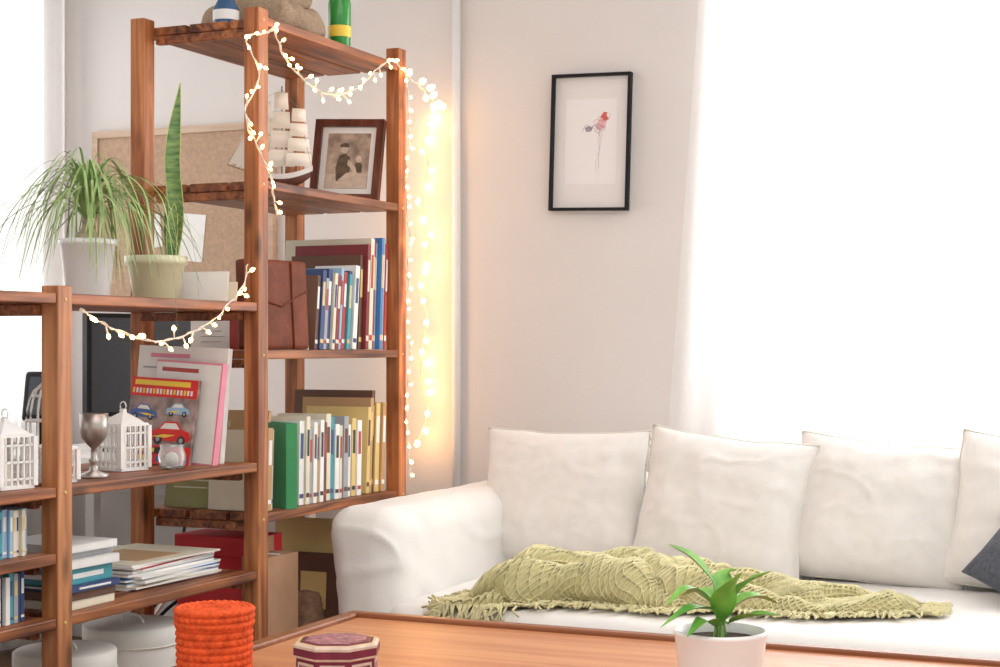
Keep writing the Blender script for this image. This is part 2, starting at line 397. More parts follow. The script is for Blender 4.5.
M['leather']=mat('brown_leather',(0.17,0.042,0.018),0.55,0.3,15,0.5,spec=0.2)
b=MB(); T=TR((-2.145,3.375,1.0735),0,math.radians(-3),math.radians(-9))
b.rbox((-0.048,0,0),(0,0.225,0.228),0.008,'leather',10,T=T); b.box((-0.043,0.004,-0.0),(-0.006,0.2265,0.221),'page',T)
b.tube([(0.001,0.16,0.002),(0.002,0.16,0.223)],0.003,'leather',6,T=T); b.tube([(0.001,0.0,0.13),(0.003,0.12,0.11),(0.001,0.22,0.15)],0.0025,'leather',6,T=T)
b.obj('leather_album')
b=MB(); T=TR((-2.33,3.52,1.073),0,0,0.1); b.box((-0.09,0,0),(0.08,0.12,0.105),'paper',T); b.box((-0.095,-0.005,0.085),(0.085,0.125,0.11),'paper',T)
for k in range(3): b.box((-0.06,-0.002,0.02+0.014*k),(0.0+0.01*(k%2),0,0.0215+0.014*k),C('grey'),T)
b.obj('storage_box',0.002)
b=MB(); book(b,TR((-2.20,3.42,1.073)),0.012,0.13,0.04,C('red'),None); book(b,TR((-2.20,3.436,1.073)),0.012,0.12,0.05,C('navy'),None); b.obj('notebook')
b=MB(); T=TR((-2.33,3.40,0.673),math.radians(-10),0,0)
book(b,T@Matrix.Translation((0.075,0,0)),0.01,0.225,0.17,C('olive'),None)
for k in range(7): b.box((-0.07,-0.0012,0.05+0.018*k),(0.03+0.01*((k*5)%3),0,0.053+0.018*k),C('cream'),T)
b.ball((-0.01,-0.001,0.195),0.015,C('cream'),10,4,(1,0.1,1),T)
b.obj('paperback_book')
b=MB(); book(b,TR((-2.18,3.46,0.673),math.radians(-12)),0.012,0.25,0.20,C('tan'),None); b.obj('paperback_book')
M['redbox']=mat('red_cardboard',(0.62,0.02,0.03),0.5); M['card']=mat('brown_cardboard',(0.38,0.21,0.12),0.8,0.08)
b=MB(); b.box((-2.42,3.45,0.251),(-2.19,3.58,0.585),'redbox'); b.box((-2.425,3.445,0.545),(-2.185,3.583,0.598),'redbox'); b.obj('red_box',0.003)
b=MB(); b.box((-2.175,3.375,0.251),(-2.10,3.52,0.56),'card'); b.box((-2.172,3.378,0.56),(-2.17,3.517,0.60),'card'); b.box((-2.16,3.44,0.561),(-2.11,3.455,0.5615),'paper'); b.obj('cardboard_box',0.002)
b=MB(); T=TR((-2.13,3.79,0.251),-0.08); book(b,T,0.03,0.36,0.22,C('yellow'),C('red')); T=TR((-2.125,3.765,0.251),-0.06)
book(b,T,0.02,0.27,0.16,C('brown'),C('yellow')); b.box((-0.12,-0.001,0.12),(-0.04,0,0.22),C('yellow'),T)
b.obj('large_book')
M['wick']=mat('dark_wicker',(0.20,0.11,0.06),0.8,0.3,60,0.8)
b=MB(); pr=[(0.035,0)]+[(0.042+0.012*math.sin(math.pi*k/22)+(0.0015 if k%2 else -0.0015),0.008*k) for k in range(23)]+[(0.040,0.182),(0.01,0.19)]
b.lathe(pr,(-2.155,3.645,0.251),'wick',28); b.obj('wicker_basket')

# ---------------------------------------------------------------- low shelf, second board
z=0.801
def facebook(b,T,w,h,t,cm):
    b.box((-w/2,0,0),(w/2,0.002,h),cm,T); b.box((-w/2,t-0.002,0),(w/2,t,h),cm,T); b.box((w/2-0.002,0.002,0),(w/2,t-0.002,h),cm,T)
    b.box((-w/2+0.003,0.002,0.003),(w/2-0.002,t-0.002,h-0.003),'page',T)
b=MB(); T=TR((-2.275,3.235,z+0.001),math.radians(-5),math.radians(2),math.radians(3))
facebook(b,T,0.25,0.28,0.02,C('white'))
b.box((-0.09,-0.001,0.252),(0.02,0,0.262),C('pink'),T); b.box((-0.11,-0.001,0.225),(0.10,0,0.229),C('grey'),T)
b.obj('picture_book')
b=MB(); T=TR((-2.235,3.195,z+0.001),math.radians(-6),math.radians(3),math.radians(-4)); facebook(b,T,0.20,0.245,0.02,C('pink')); b.box((-0.098,-0.001,0.005),(0.095,0,0.24),C('white'),T); b.box((-0.08,-0.0015,0.218),(0.03,0,0.228),C('red'),T); b.obj('picture_book')
b=MB(); T=TR((-2.275,3.155,z+0.001),math.radians(-8),math.radians(3),math.radians(2))
M['carred']=mat('print_red',(0.66,0.02,0.015),0.4); M['pyel']=mat('print_yellow',(0.85,0.60,0.05),0.4); M['pblue']=mat('print_blue',(0.06,0.12,0.36),0.4); M['pgrey']=mat('print_photo',(0.30,0.22,0.20),0.4,0.6,30)
w,h=0.185,0.205; facebook(b,T,w,h,0.012,'pgrey')
e=-0.001
b.box((-w/2,e,h-0.045),(w/2,0,h),'carred',T); b.box((-w/2+0.01,e*1.5,h-0.018),(w/2-0.02,0,h-0.006),'pyel',T)
for k in range(18):
    b.box((-w/2+0.006+0.0095*k,e*1.6,h-0.038),(-w/2+0.0115+0.0095*k,0,h-0.026),C('white') if k%3 else 'pyel',T)
b.box((-w/2,e,0),(w/2,0,0.045),'carred',T); b.box((-w/2+0.006,e*1.6,0.006),(-0.01,0,0.02),'pyel',T); b.box((-w/2+0.006,e*1.6,0.025),(0.02,0,0.04),C('black'),T); b.box((0.0,e*1.6,0.006),(w/2-0.006,0,0.02),'pblue',T)
for k in range(8): b.box((-w/2+0.010+0.010*k,e*1.9,0.028),(-w/2+0.016+0.010*k,0,0.038),'pyel',T)
def car(b,T,ox,oz,s,m,fl=1):
    pts=[(-1,0.1),(-0.95,0.42),(-0.6,0.52),(-0.3,0.85),(0.3,0.88),(0.6,0.55),(0.95,0.45),(1.05,0.2),(0.95,0.05),(-0.9,0.02)]
    b.poly([(ox+fl*x*s,oz+zz*s) for x,zz in pts],-0.0016,-0.0005,m,T)
    b.poly([(ox+fl*x*s,oz+zz*s) for x,zz in [(-0.5,0.53),(-0.27,0.78),(0.27,0.80),(0.48,0.56)]],-0.0020,-0.0012,C('white'),T)
    b.poly([(ox+fl*x*s,oz+zz*s) for x,zz in [(-0.9,0.18),(-0.2,0.16),(0.3,0.3),(-0.3,0.3)]],-0.0020,-0.0012,'pyel',T)
    for xx in (-0.55,0.6):
        b.ball((ox+fl*xx*s,-0.0016,oz+0.08*s),0.21*s,'dark',12,6,(1,0.02,1),T); b.ball((ox+fl*xx*s,-0.0021,oz+0.08*s),0.1*s,C('grey'),10,6,(1,0.02,1),T)
car(b,T,0.03,0.055,0.056,'carred'); car(b,T,-0.05,0.108,0.038,'pblue',-1); car(b,T,0.045,0.120,0.032,C('sky'))
b.obj('car_magazine')
M['glass']=mat('clear_glass',(0.95,0.97,0.97),0.05,0,trans=0.85)
b=MB(); b.lathe([(0.02,0),(0.03,0.005),(0.032,0.03),(0.026,0.048),(0.028,0.056),(0.025,0.056),(0.023,0.048),(0.028,0.03),(0.026,0.008)],(-2.16,3.06,z),'glass',24); b.ball((-2.16,3.06,z+0.022),0.016,'whitep'); b.obj('glass_candle_jar')
M['pewter']=mat('brushed_pewter',(0.40,0.36,0.33),0.35,0.1,metal=0.8)
b=MB(); b.lathe([(0.030,0),(0.032,0.006),(0.010,0.014),(0.007,0.03),(0.012,0.036),(0.007,0.042),(0.006,0.062),(0.014,0.07),(0.026,0.085),(0.030,0.105),(0.0305,0.137),(0.028,0.137),(0.027,0.105),(0.002,0.088)],(-2.17,2.79,z),'pewter',28); b.obj('goblet_candle_holder')
def lantern(name,c,w,h,dome=False):
    b=MB(); x,y,zz=c; q=w/2; T=TR((x,y,zz),0,0,math.radians(-12))
    b.box((-q,-q,0),(q,q,0.008),'whitep',T); b.box((-q,-q,h*0.68),(q,q,h*0.68+0.006),'whitep',T)
    for sx in (-1,1):
        for sy in (-1,1): b.box((sx*q-0.005,sy*q-0.005,0.006),(sx*q+0.005,sy*q+0.005,h*0.69),'whitep',T)
    for s in (-1,1):
        for k in range(-2,3):
            t=k*q*0.36
            b.box((t-0.0018,s*q-0.0015,0.006),(t+0.0018,s*q+0.0015,h*0.68),'whitep',T); b.box((s*q-0.0015,t-0.0018,0.006),(s*q+0.0015,t+0.0018,h*0.68),'whitep',T)
        for f in (0.12,0.34,0.56):
            b.box((-q,s*q-0.0015,h*f),(q,s*q+0.0015,h*f+0.004),'whitep',T); b.box((s*q-0.0015,-q,h*f),(s*q+0.0015,q,h*f+0.004),'whitep',T)
    b.lathe([(q*1.40,h*0.685),(q*1.0,h*0.76),(q*0.5,h*0.84),(q*0.2,h*0.88),(q*0.2,h*0.93),(0.002,h*0.94)],(0,0,0),'whitep',4,False,T,rot=math.pi/4)
    b.tube([(q*0.25*math.cos(a),0,h*0.98+q*0.25*math.sin(a)) for a in [i*math.pi/6 for i in range(12)]],0.0015,'whitep',5,True,T)
    b.lathe([(0.016,0.008),(0.016,h*0.35),(0.002,h*0.36)],(0,0,0),'page',14,True,T)
    return b.obj(name)
lantern('white_lantern',(-2.24,2.985,z),0.080,0.148)
lantern('white_lantern',(-2.165,2.655,z),0.065,0.10)
lantern('white_lantern',(-2.16,2.50,z),0.08,0.15)
b=MB(); c=(-2.36,2.87,z); n=14
b.lathe([(0.052,0),(0.052,0.012),(0.046,0.014)],c,'whitep',24)
for k in range(n):
    a=2*math.pi*k/n; P=[]
    for i in range(10):
        t=i/9; zz=0.012+t*0.19; r=0.046*(1 if t<0.55 else math.sqrt(max(0.02,1-((t-0.55)/0.45)**2)))
        P.append((c[0]+r*math.cos(a),c[1]+r*math.sin(a),c[2]+zz))
    b.tube(P,0.0022,'whitep',5)
for zz,r in ((0.05,0.047),(0.115,0.047),(0.17,0.033)): b.tube([(c[0]+r*math.cos(a*math.pi/12),c[1]+r*math.sin(a*math.pi/12),c[2]+zz) for a in range(24)],0.0026,'whitep',5,True)
b.tube([(c[0]+0.014*math.cos(a*math.pi/8),c[1],c[2]+0.217+0.014*math.sin(a*math.pi/8)) for a in range(16)],0.002,'whitep',5,True)
b.obj('birdcage_lantern')

z=0.539
b=MB(); zz=z; 
seq=['white','cream','sky','white','blue','white','grey','white','red','white','cream']
for i in range(11):
    t=R.uniform(0.004,0.007)
    T=TR((-2.285+R.uniform(-0.012,0.01),3.08+R.uniform(-0.012,0.012),zz),0,0,R.uniform(-0.1,0.1))
    b.box((-0.125,-0.165,0),(0.125,0.165,t*0.75),'paper',T); b.box((-0.126,-0.166,t*0.75),(0.126,0.166,t),C(seq[i]),T); zz+=t
b.box((-0.08,-0.10,0),(0.09,0.06,0.0006),C('tan'),T@Matrix.Translation((0,0,t)))
b.obj('magazine_stack')
b=MB(); zz=z
for i,(t,cn) in enumerate([(0.016,'cream'),(0.018,'brown'),(0.014,'navy'),(0.034,'teal'),(0.018,'white'),(0.014,'grey'),(0.016,'white')]):
    T=TR((-2.12-0.01*(i%2),2.64+0.004*(i%3),zz),0,0,R.uniform(-0.04,0.04))
    b.box((-0.2,0.002,0.002),(-0.002,0.158,t-0.002),'page',T); b.box((-0.2,0,0),(0,0.16,0.002),C(cn),T); b.box((-0.2,0,t-0.002),(0,0.16,t),C(cn),T)
    b.box((-0.2,0,0.001),(0,0.002,t-0.001),C(cn),T); b.box((-0.002,0.0,0.001),(0,0.16,t-0.001),C(cn),T)
    if cn in('teal','navy'): b.box((-0.0,0.03,t*0.35),(0.0006,0.13,t*0.65),C('white'),T); b.box((-0.17,-0.0006,t*0.35),(-0.03,0,t*0.65),C('white'),T)
    zz+=t+0.0005
b.obj('book_stack')
for zz,h in ((0.669,0.095),(0.539,0.10)):
    sp=[]
    for i in range(60): sp.append((R.uniform(0.008,0.013),h*R.uniform(0.92,1.0),0.13,R.choice(['white','sky','grey','white','navy','cream','black','teal']),R.choice(['white','navy',None,'yellow'])))
    row('cd_row',1.90,2.53,zz-0.001,sp,-2.12)
M['wbox']=mat('white_hatbox',(0.78,0.76,0.71),0.7,0.03)
for c,r,h in (((-2.27,3.06,0.251),0.108,0.19),((-2.255,2.80,0.251),0.105,0.175)):
    b=MB(); b.lathe([(r-0.005,0),(r,0.003),(r,h-0.035)],c,'wbox',48); b.lathe([(r+0.003,h-0.045),(r+0.005,h-0.043),(r+0.005,h-0.004),(r,h),(0.002,h+0.001)],c,'wbox',48)
    b.tube([(c[0]+(r+0.006)*math.cos(a*math.pi/24),c[1]+(r+0.006)*math.sin(a*math.pi/24),c[2]+h-0.043) for a in range(48)],0.0018,'page',5,True)
    b.tube([(c[0]+0.03*math.cos(a),c[1],c[2]+h+0.02*math.sin(a)) for a in [math.pi*i/10 for i in range(11)]],0.003,'page',6)
    b.obj('round_hat_box')
b=MB(); T=TR((-2.14,2.42,0.251)); b.box((-0.2,0,0),(0,0.11,0.17),'postZ',T)
for zz in (0.05,0.11): b.box((-0.001,0.005,zz),(0.003,0.105,zz+0.006),'dark',T)
b.obj('wooden_crate',0.003)
b=MB()
for k in range(4):
    x=-2.6-0.07*k
    b.tube(spline([(x,4.08,0.70),(x+0.05,3.95,0.45),(x-0.1+0.1*k,3.7,0.25+0.06*k),(x-0.05,3.6,0.05),(x,3.9,0.006)],10),0.005,'black' if k%2 else 'wire',6)
b.obj('power_cables')

# ---------------------------------------------------------------- fairy lights
def fairy(name,paths):
    b=MB(); rr=random.Random(5)
    for pts,step,br,bm_,reach in paths:
        P=spline(pts,14)
        P=[p+Vector((noise.noise(p*30)*0.005,noise.noise(p*30+Vector((5,5,5)))*0.010,0)) for p in P]
        b.tube(P,0.0016,'wire',5)
        b.tube([p+Vector((0.002,0.003*math.sin(i),0.003*math.cos(i))) for i,p in enumerate(P)],0.0013,'wire',4)
        acc=0
        for i in range(1,len(P)):
            acc+=(P[i]-P[i-1]).length
            if acc>step:
                acc=0; d=Vector((rr.uniform(0.1,0.7),rr.uniform(-1,1),rr.uniform(-1,1))).normalized()
                L=rr.uniform(0.4,1.0)*reach; e=P[i]+d*L
                if e.y>WY-0.02: e.y=WY-0.02
                b.tube([P[i],e],[0.0015,0.0026],'wire',5)
                q=br*rr.uniform(0.85,1.1); b.tube([e-d*q*0.5,e,e+d*q*1.2,e+d*q*2.0],[q*0.5,q,q*0.9,q*0.3],bm_,8)
    return b.obj(name)
pv=[(-2.07,3.353,1.855),(-2.07,3.30,1.835),(-2.075,3.235,1.81),(-2.065,3.28,1.733),(-2.07,3.225,1.63),(-2.065,3.28,1.553),(-2.065,3.335,1.48),(-2.065,3.355,1.40)]
pt=[(-2.07,3.353,1.855),(-2.075,3.423,1.787),(-2.07,3.596,1.735),(-2.07,3.755,1.765),(-2.07,3.955,1.875),(-2.07,4.05,1.86)]
pr=[(-2.07,4.05,1.86)]+[(-2.072,4.080+0.012*math.sin(k*1.9),1.80-0.1*k) for k in range(12)]
pw=[(-2.07,4.05,1.86),(-2.15,4.4,1.83),(-2.34,4.79,1.85)]+[(-2.385+0.018*math.sin(k*2.3),4.81,1.77-0.1*k) for k in range(11)]
pb=[(-2.075,2.621,1.155),(-2.07,2.70,1.125),(-2.07,2.873,1.092),(-2.07,3.063,1.13),(-2.07,3.207,1.214),(-2.07,3.235,1.274)]
fairy('fairy_lights',[(pv,0.024,0.0042,'bulb',0.024),(pt,0.018,0.0042,'bulb',0.026),(pr,0.034,0.0046,'bulb',0.012),(pw,0.05,0.0095,'bulbw',0.024),(pb,0.026,0.0044,'bulb',0.026)])

# ---------------------------------------------------------------- ship
M['sail']=mat('sail_canvas',(0.86,0.80,0.70),0.9,0.03); M['hull']=mat('ship_hull',(0.14,0.05,0.03),0.4,0.2); M['mast']=mat('ship_mast',(0.30,0.17,0.09),0.5)
b=MB(); T=TR((-2.27,3.72,1.489),0,0,math.radians(18))
def hull(u,v):
    x=-0.085+0.17*u; w=0.022*math.sin(math.pi*min(1,0.12+u*0.93))**0.6; a=math.pi*v
    return (x,-w*math.cos(a),0.05+0.012*(2*u-1)**2*2-0.034*math.sin(a)*(0.4+0.6*math.sin(math.pi*(0.1+0.8*u))))
b.grid(hull,24,10,'hull',T=T)
b.grid(lambda u,v:(hull(u,0)[0],hull(u,0)[1]*(1-2*v)*1.03,hull(u,0)[2]+0.004),24,2,'whitep',T=T)
b.grid(lambda u,v:(hull(u,0)[0],hull(u,0)[1]*1.04-0.0006,hull(u,0)[2]-0.008+0.014*v),24,1,'whitep',T=T)
b.box((-0.05,-0.008,0),(0.05,0.008,0.006),'hull',T)
for x in (-0.035,0.035): b.box((x-0.004,-0.018,0.0),(x+0.004,0.018,0.026),'hull',T)
b.tube([(-0.08,0,0.06),(-0.15,0,0.085)],0.002,'mast',6,T=T)
ang=math.radians(62); ca,sa=math.cos(ang),math.sin(ang)
for x,hh in ((-0.048,0.27),(0.0,0.295),(0.048,0.25)):
    b.tube([(x,0,0.045),(x,0,hh)],0.0018,'mast',6,T=T)
    lv=4
    for k in range(lv):
        z0=0.078+k*(hh-0.09)/lv; z1=z0+(hh-0.09)/lv*0.88; w=0.033*(1-0.15*k)
        b.tube([(x-w*sa,-w*ca-0.003,z1),(x+w*sa,w*ca-0.003,z1)],0.001,'mast',5,T=T)
        def sl(u,v,x=x,z0=z0,z1=z1,w=w):
            q=(2*u-1)*w*(1.12-0.12*v); bl=0.005+0.013*math.sin(math.pi*v)*math.sin(math.pi*(0.1+0.8*u))
            return (x+q*sa, q*ca-bl, z0+(z1-z0)*v)
        b.grid(sl,8,6,'sail',T=T)
for (xa,za),(xb,zb) in (((-0.15,0.085),(-0.085,0.2)),((-0.13,0.078),(-0.075,0.155)),((-0.115,0.074),(-0.07,0.12))):
    b.add([(xa,0,za),(xb-0.002,0.002,zb),(xb+0.004,0.004,za+0.006),],[(0,1,2)],'sail',False,T)
for (p,q) in (((-0.15,0,0.085),(-0.045,0,0.265)),((-0.045,0,0.265),(0,0,0.285)),((0,0,0.285),(0.045,0,0.235)),((0.045,0,0.235),(0.085,0,0.06))): b.tube([p,q],0.0005,'mast',4,T=T)
b.obj('model_sailing_ship',recalc=False)

# photo frame on the shelf
b=MB(); T=TR((-2.215,3.965,1.4885),math.radians(-10),math.radians(2),math.radians(10)); W,H,f=0.205,0.24,0.021
M['wal']=wood('walnut_frame',(0.08,0.022,0.012),(0.16,0.05,0.028),'Z',0.35,knots=False); M['sepia']=mat('sepia_photo',(0.40,0.30,0.23),0.5,0.5,30)
b.box((-W/2,-0.002,0),(W/2,0.006,H),'wal',T)
for lo,hi in (((-W/2,-0.016,0),(W/2,0,f)),((-W/2,-0.016,H-f),(W/2,0,H)),((-W/2,-0.016,f),(-W/2+f,0,H-f)),((W/2-f,-0.016,f),(W/2,0,H-f))): b.box(lo,hi,'wal',T)
b.box((-W/2+f,-0.004,f),(W/2-f,-0.0015,H-f),'paper',T); b.box((-W/2+f+0.018,-0.0048,f+0.018),(W/2-f-0.018,-0.004,H-f-0.018),'sepia',T)
M['sep2']=mat('sepia_dark',(0.12,0.08,0.05),0.5,0.4,60); M['sep3']=mat('sepia_light',(0.62,0.50,0.40),0.5,0.15,60)
yy=-0.0052
b.box((-0.0615,-0.0050,0.04),(0.0615,-0.0045,0.082),'sep3',T)
b.poly([(-0.03,0.06),(-0.034,0.10),(-0.026,0.135),(-0.008,0.142),(0.006,0.13),(0.010,0.10),(0.004,0.062)],yy,-0.0048,'sep2',T)
b.ball((-0.012,yy,0.155),0.0115,'sep3',12,5,(1,0.05,1.25),T); b.ball((-0.012,yy,0.164),0.0125,'sep2',12,5,(1.1,0.05,0.7),T)
b.poly([(0.002,0.125),(0.026,0.10),(0.030,0.082),(0.024,0.080),(0.016,0.095),(0.0,0.108)],yy-0.0003,-0.0048,'sep3',T)
b.poly([(-0.025,0.062),(0.0,0.085),(0.03,0.088),(0.048,0.062),(0.04,0.058),(0.026,0.074),(0.008,0.06)],yy-0.0004,-0.0048,'sep3',T)
b.ball((0.033,yy,0.125),0.009,'sep3',12,5,(1,0.05,1.2),T); b.poly([(0.022,0.085),(0.024,0.112),(0.034,0.118),(0.044,0.11),(0.045,0.085)],yy,-0.0048,'sep2',T)
b.box((-0.02,0.006,0.004),(0.02,0.009,0.16),'wal',T)
b.obj('photo_frame',0.002)

# top of the shelf
TZ=1.889
M['jute']=mat('burlap',(0.38,0.27,0.18),0.95,0.25,150,0.7)
b=MB()
def sk(w):
    k=(w.z-TZ)/0.16; w=Vector(w); w.x+=0.01*noise.noise(w*18); w.z+=0.018*noise.noise(Vector((w.x*14,w.y*14,0)))*min(1,k*2); w.z=max(TZ+0.0005,w.z); return w
b.rbox((-2.40,3.50,TZ),(-2.14,3.76,1.975),0.04,'jute',22,0.02,12,fn=sk)
b.rbox((-2.36,3.54,1.96),(-2.17,3.72,2.05),0.04,'jute',18,0.02,14)
b.obj('burlap_sack')
M['bglass']=mat('blue_glass',(0.03,0.10,0.22),0.1); M['gglass']=mat('green_glass',(0.03,0.26,0.04),0.1); M['yl']=mat('yellow_label',(0.85,0.60,0.05),0.4)
b=MB(); c=(-2.27,3.45,TZ); b.lathe([(0.028,0),(0.033,0.01),(0.033,0.05),(0.02,0.075),(0.018,0.1),(0.022,0.105)],c,'bglass',24); b.lathe([(0.0335,0.02),(0.0337,0.045)],c,'whitep',24); b.obj('blue_glass_jar')
b=MB(); c=(-2.14,3.805,TZ); b.lathe([(0.026,0),(0.03,0.006),(0.031,0.12),(0.025,0.15),(0.012,0.19),(0.012,0.26),(0.014,0.265)],c,'gglass',24); b.lathe([(0.0315,0.03),(0.0317,0.06)],c,'yl',24); b.obj('green_bottle')

# ---------------------------------------------------------------- plants
def leafmat(name,c1,c2,stripes=0):
    m,nt,bs=_new(name); bs.inputs['Roughness'].default_value=0.4
    tc=nt.nodes.new('ShaderNodeTexCoord'); mp=nt.nodes.new('ShaderNodeMapping'); mp.inputs['Scale'].default_value=(20,20,stripes or 20)
    n=nt.nodes.new('ShaderNodeTexNoise'); n.inputs['Scale'].default_value=1; n.inputs['Detail'].default_value=3
    nt.links.new(tc.outputs['Object'],mp.inputs['Vector']); nt.links.new(mp.outputs['Vector'],n.inputs['Vector'])
    r=nt.nodes.new('ShaderNodeValToRGB'); r.color_ramp.elements[0].position=0.35;r.color_ramp.elements[1].position=0.65
    r.color_ramp.elements[0].color=list(c1)+[1]; r.color_ramp.elements[1].color=list(c2)+[1]
    nt.links.new(n.outputs['Fac'],r.inputs['Fac']); nt.links.new(r.outputs['Color'],bs.inputs['Base Color']); return m
M['lf1']=leafmat('leaf_green',(0.08,0.28,0.03),(0.22,0.48,0.08)); M['lf2']=leafmat('ponytail_leaf',(0.17,0.30,0.08),(0.38,0.52,0.20))
M['lf3']=leafmat('snake_leaf',(0.06,0.17,0.05),(0.26,0.38,0.12),90); M['stem']=mat('plant_stem',(0.22,0.40,0.10),0.5); M['trunk']=mat('plant_trunk',(0.45,0.36,0.24),0.9,0.3,60,0.6)
M['edge']=mat('leaf_margin',(0.50,0.54,0.16),0.5)
def blade(b,P,wf,m,fold=0.25,side=None,n=5,edge=None):
    P=spline(P,6); N=len(P)-1; vs=[];fs=[];L=[];Rr=[]
    for i,p in enumerate(P):
        d=(P[min(N,i+1)]-P[max(0,i-1)]).normalized(); u=side.copy() if side else d.cross(Vector((0,0,1)))
        if u.length<0.05: u=Vector((1,0,0))
        u=(u-d*u.dot(d)).normalized(); nn=u.cross(d); w=wf(i/N)
        for k in range(n):
            t=2*k/(n-1)-1; vs.append(p+u*w*t+nn*(w*fold*abs(t)))
        L.append(vs[-n]); Rr.append(vs[-1])
    for i in range(N):
        for k in range(n-1): fs.append((i*n+k,i*n+k+1,(i+1)*n+k+1,(i+1)*n+k))
    b.add(vs,fs,m,True)
    if edge: b.tube(L,0.0012,edge,4); b.tube(Rr,0.0012,edge,4)
b=MB(); c=Vector((-2.28,2.91,ZL+0.0005))
b.lathe([(0.045,0),(0.048,0.004),(0.060,0.118),(0.064,0.120),(0.064,0.132),(0.058,0.132),(0.056,0.118)],c,'white',36); b.lathe([(0.056,0.112),(0.002,0.116)],c,'soil',24)
b.lathe([(0.030,0.112),(0.034,0.125),(0.026,0.142),(0.015,0.155),(0.011,0.165),(0.014,0.175),(0.004,0.18)],c,'trunk',16)
rr=random.Random(3)
for k in range(120):
    a=2*math.pi*k/120*7.3+rr.uniform(-.3,.3); el=rr.uniform(0.30,1.45); L=rr.uniform(0.22,0.42)
    d=Vector((math.cos(a),math.sin(a),0)); p0=c+Vector((0,0,0.17)); 
    h=L*math.cos(el)*0.46+0.01; up=L*math.sin(el)*0.40
    kink=rr.uniform(0.4,1.5)
    P=[p0,p0+d*h*0.30+Vector((0,0,up*0.75)),p0+d*h*0.80+Vector((0,0,up)),p0+d*(h*1.3+0.022)+Vector((0,0,up*0.55-0.03*kink)),p0+d*(h*1.6+0.04)+Vector((0,0,up*0.1-0.08*kink-rr.uniform(0,0.08)))]
    inside=(P[-1].x<-2.09 and P[-1].x>-2.47)
    if inside and P[-1].z<ZL+0.01: P[-1].z=ZL+0.02+rr.uniform(0,0.03)
    sw=rr.uniform(-0.03,0.03); sd=Vector((-d.y,d.x,0)); P[3]+=sd*sw; P[4]+=sd*sw*2.2
    blade(b,P,lambda t:0.0028*(1-t**3)+0.0003,'lf2',0.3,n=3)
for (dx,dy,zz) in ((0.20,0.06,-0.12),(0.21,0.02,-0.2),(0.205,-0.04,-0.08),(0.20,0.12,-0.15)):
    p0=c+Vector((0,0,0.17)); blade(b,[p0,p0+Vector((dx*0.4,dy*0.4,0.10)),p0+Vector((dx*0.85,dy*0.8,0.06)),p0+Vector((dx,dy,-0.06)),p0+Vector((dx+0.01,dy+0.01,zz-0.05))],lambda t:0.0028*(1-t**3)+0.0003,'lf2',0.3,n=3)
b.obj('ponytail_palm',recalc=False)
M['celadon']=mat('celadon_pot',(0.70,0.70,0.48),0.3,0.03)
b=MB(); c=Vector((-2.275,3.16,ZL+0.0005))
b.lathe([(0.05,0),(0.054,0.004),(0.066,0.085),(0.074,0.088),(0.075,0.107),(0.069,0.107),(0.064,0.09)],c,'celadon',36); b.lathe([(0.064,0.092),(0.002,0.096)],c,'soil',24)
def snk(t): return 0.0165*(0.62+0.5*math.sin(math.pi*min(1,0.1+t*0.75)))*(1 if t<0.72 else max(0.02,1-((t-0.72)/0.28)**1.6))
s=Vector((0.95,0.3,0))
blade(b,[c+Vector((0.045,0,0.09)),c+Vector((0.052,0.01,0.2)),c+Vector((0.048,0,0.34)),c+Vector((0.068,0,0.515))],snk,'lf3',0.35,s,edge='edge')
blade(b,[c+Vector((0.03,0.02,0.09)),c+Vector((0.022,0.03,0.18)),c+Vector((0.030,0.03,0.27)),c+Vector((0.032,0.03,0.39))],lambda t:snk(t)*0.95,'lf3',0.35,s,edge='edge')
blade(b,[c+Vector((0.055,-0.015,0.09)),c+Vector((0.06,-0.02,0.16)),c+Vector((0.066,-0.02,0.23))],lambda t:snk(t)*0.7,'lf3',0.35,s,edge='edge')
o=b.obj('snake_plant',recalc=False)
b=MB(); T=TR((-2.30,3.262,ZL+0.0005),math.radians(-6),0,math.radians(3)); b.box((-0.01,0,0),(0.15,0.006,0.075),'paper',T); b.box((0.02,0.008,0),(0.17,0.014,0.05),C('cream'),T); b.obj('paper_cards')

# coffee-table plant
b=MB(); c=Vector((-0.673,2.38,0.5205))
b.lathe([(0.048,0),(0.052,0.003),(0.063,0.05),(0.070,0.118),(0.0715,0.121),(0.0715,0.127),(0.067,0.127),(0.064,0.112)],c,'white',48); b.lathe([(0.0645,0.112),(0.002,0.118)],c,'soil',24)
rt=Vector((0.9162,0.4008,0)); bk=Vector((-0.4008,0.9162,0))
def pl(l,b_,u): return c+rt*l+bk*b_+Vector((0,0,u))
def lw(W): return lambda t: max(0.0006,W*math.sin(math.pi*min(1,max(0,t-0.02))**0.75)**0.9)
LV=[
 ((-0.01,0.0,0.20),(-0.045,0.01,0.235),(-0.078,0.02,0.255),0.019),
 ((0.0,0.01,0.18),(0.012,0.03,0.205),(0.03,0.03,0.215),0.017),
 ((0.01,-0.01,0.165),(0.035,-0.03,0.20),(0.072,-0.04,0.222),0.020),
 ((-0.01,-0.01,0.165),(-0.05,-0.02,0.19),(-0.085,-0.03,0.168),0.018),
 ((-0.01,-0.02,0.16),(-0.05,-0.05,0.165),(-0.098,-0.06,0.14),0.017),
 ((0.01,0.0,0.155),(0.05,0.0,0.175),(0.09,0.01,0.165),0.022),
 ((0.01,-0.02,0.14),(0.04,-0.05,0.155),(0.080,-0.07,0.16),0.019),
 ((0.0,-0.02,0.14),(0.002,-0.05,0.185),(0.022,-0.075,0.225),0.021),
 ((0.0,0.02,0.16),(-0.02,0.06,0.175),(-0.05,0.09,0.165),0.018),
 ((0.01,0.02,0.15),(0.03,0.06,0.17),(0.06,0.09,0.16),0.018),
 ((-0.01,-0.03,0.135),(-0.03,-0.06,0.15),(-0.06,-0.08,0.13),0.016)]
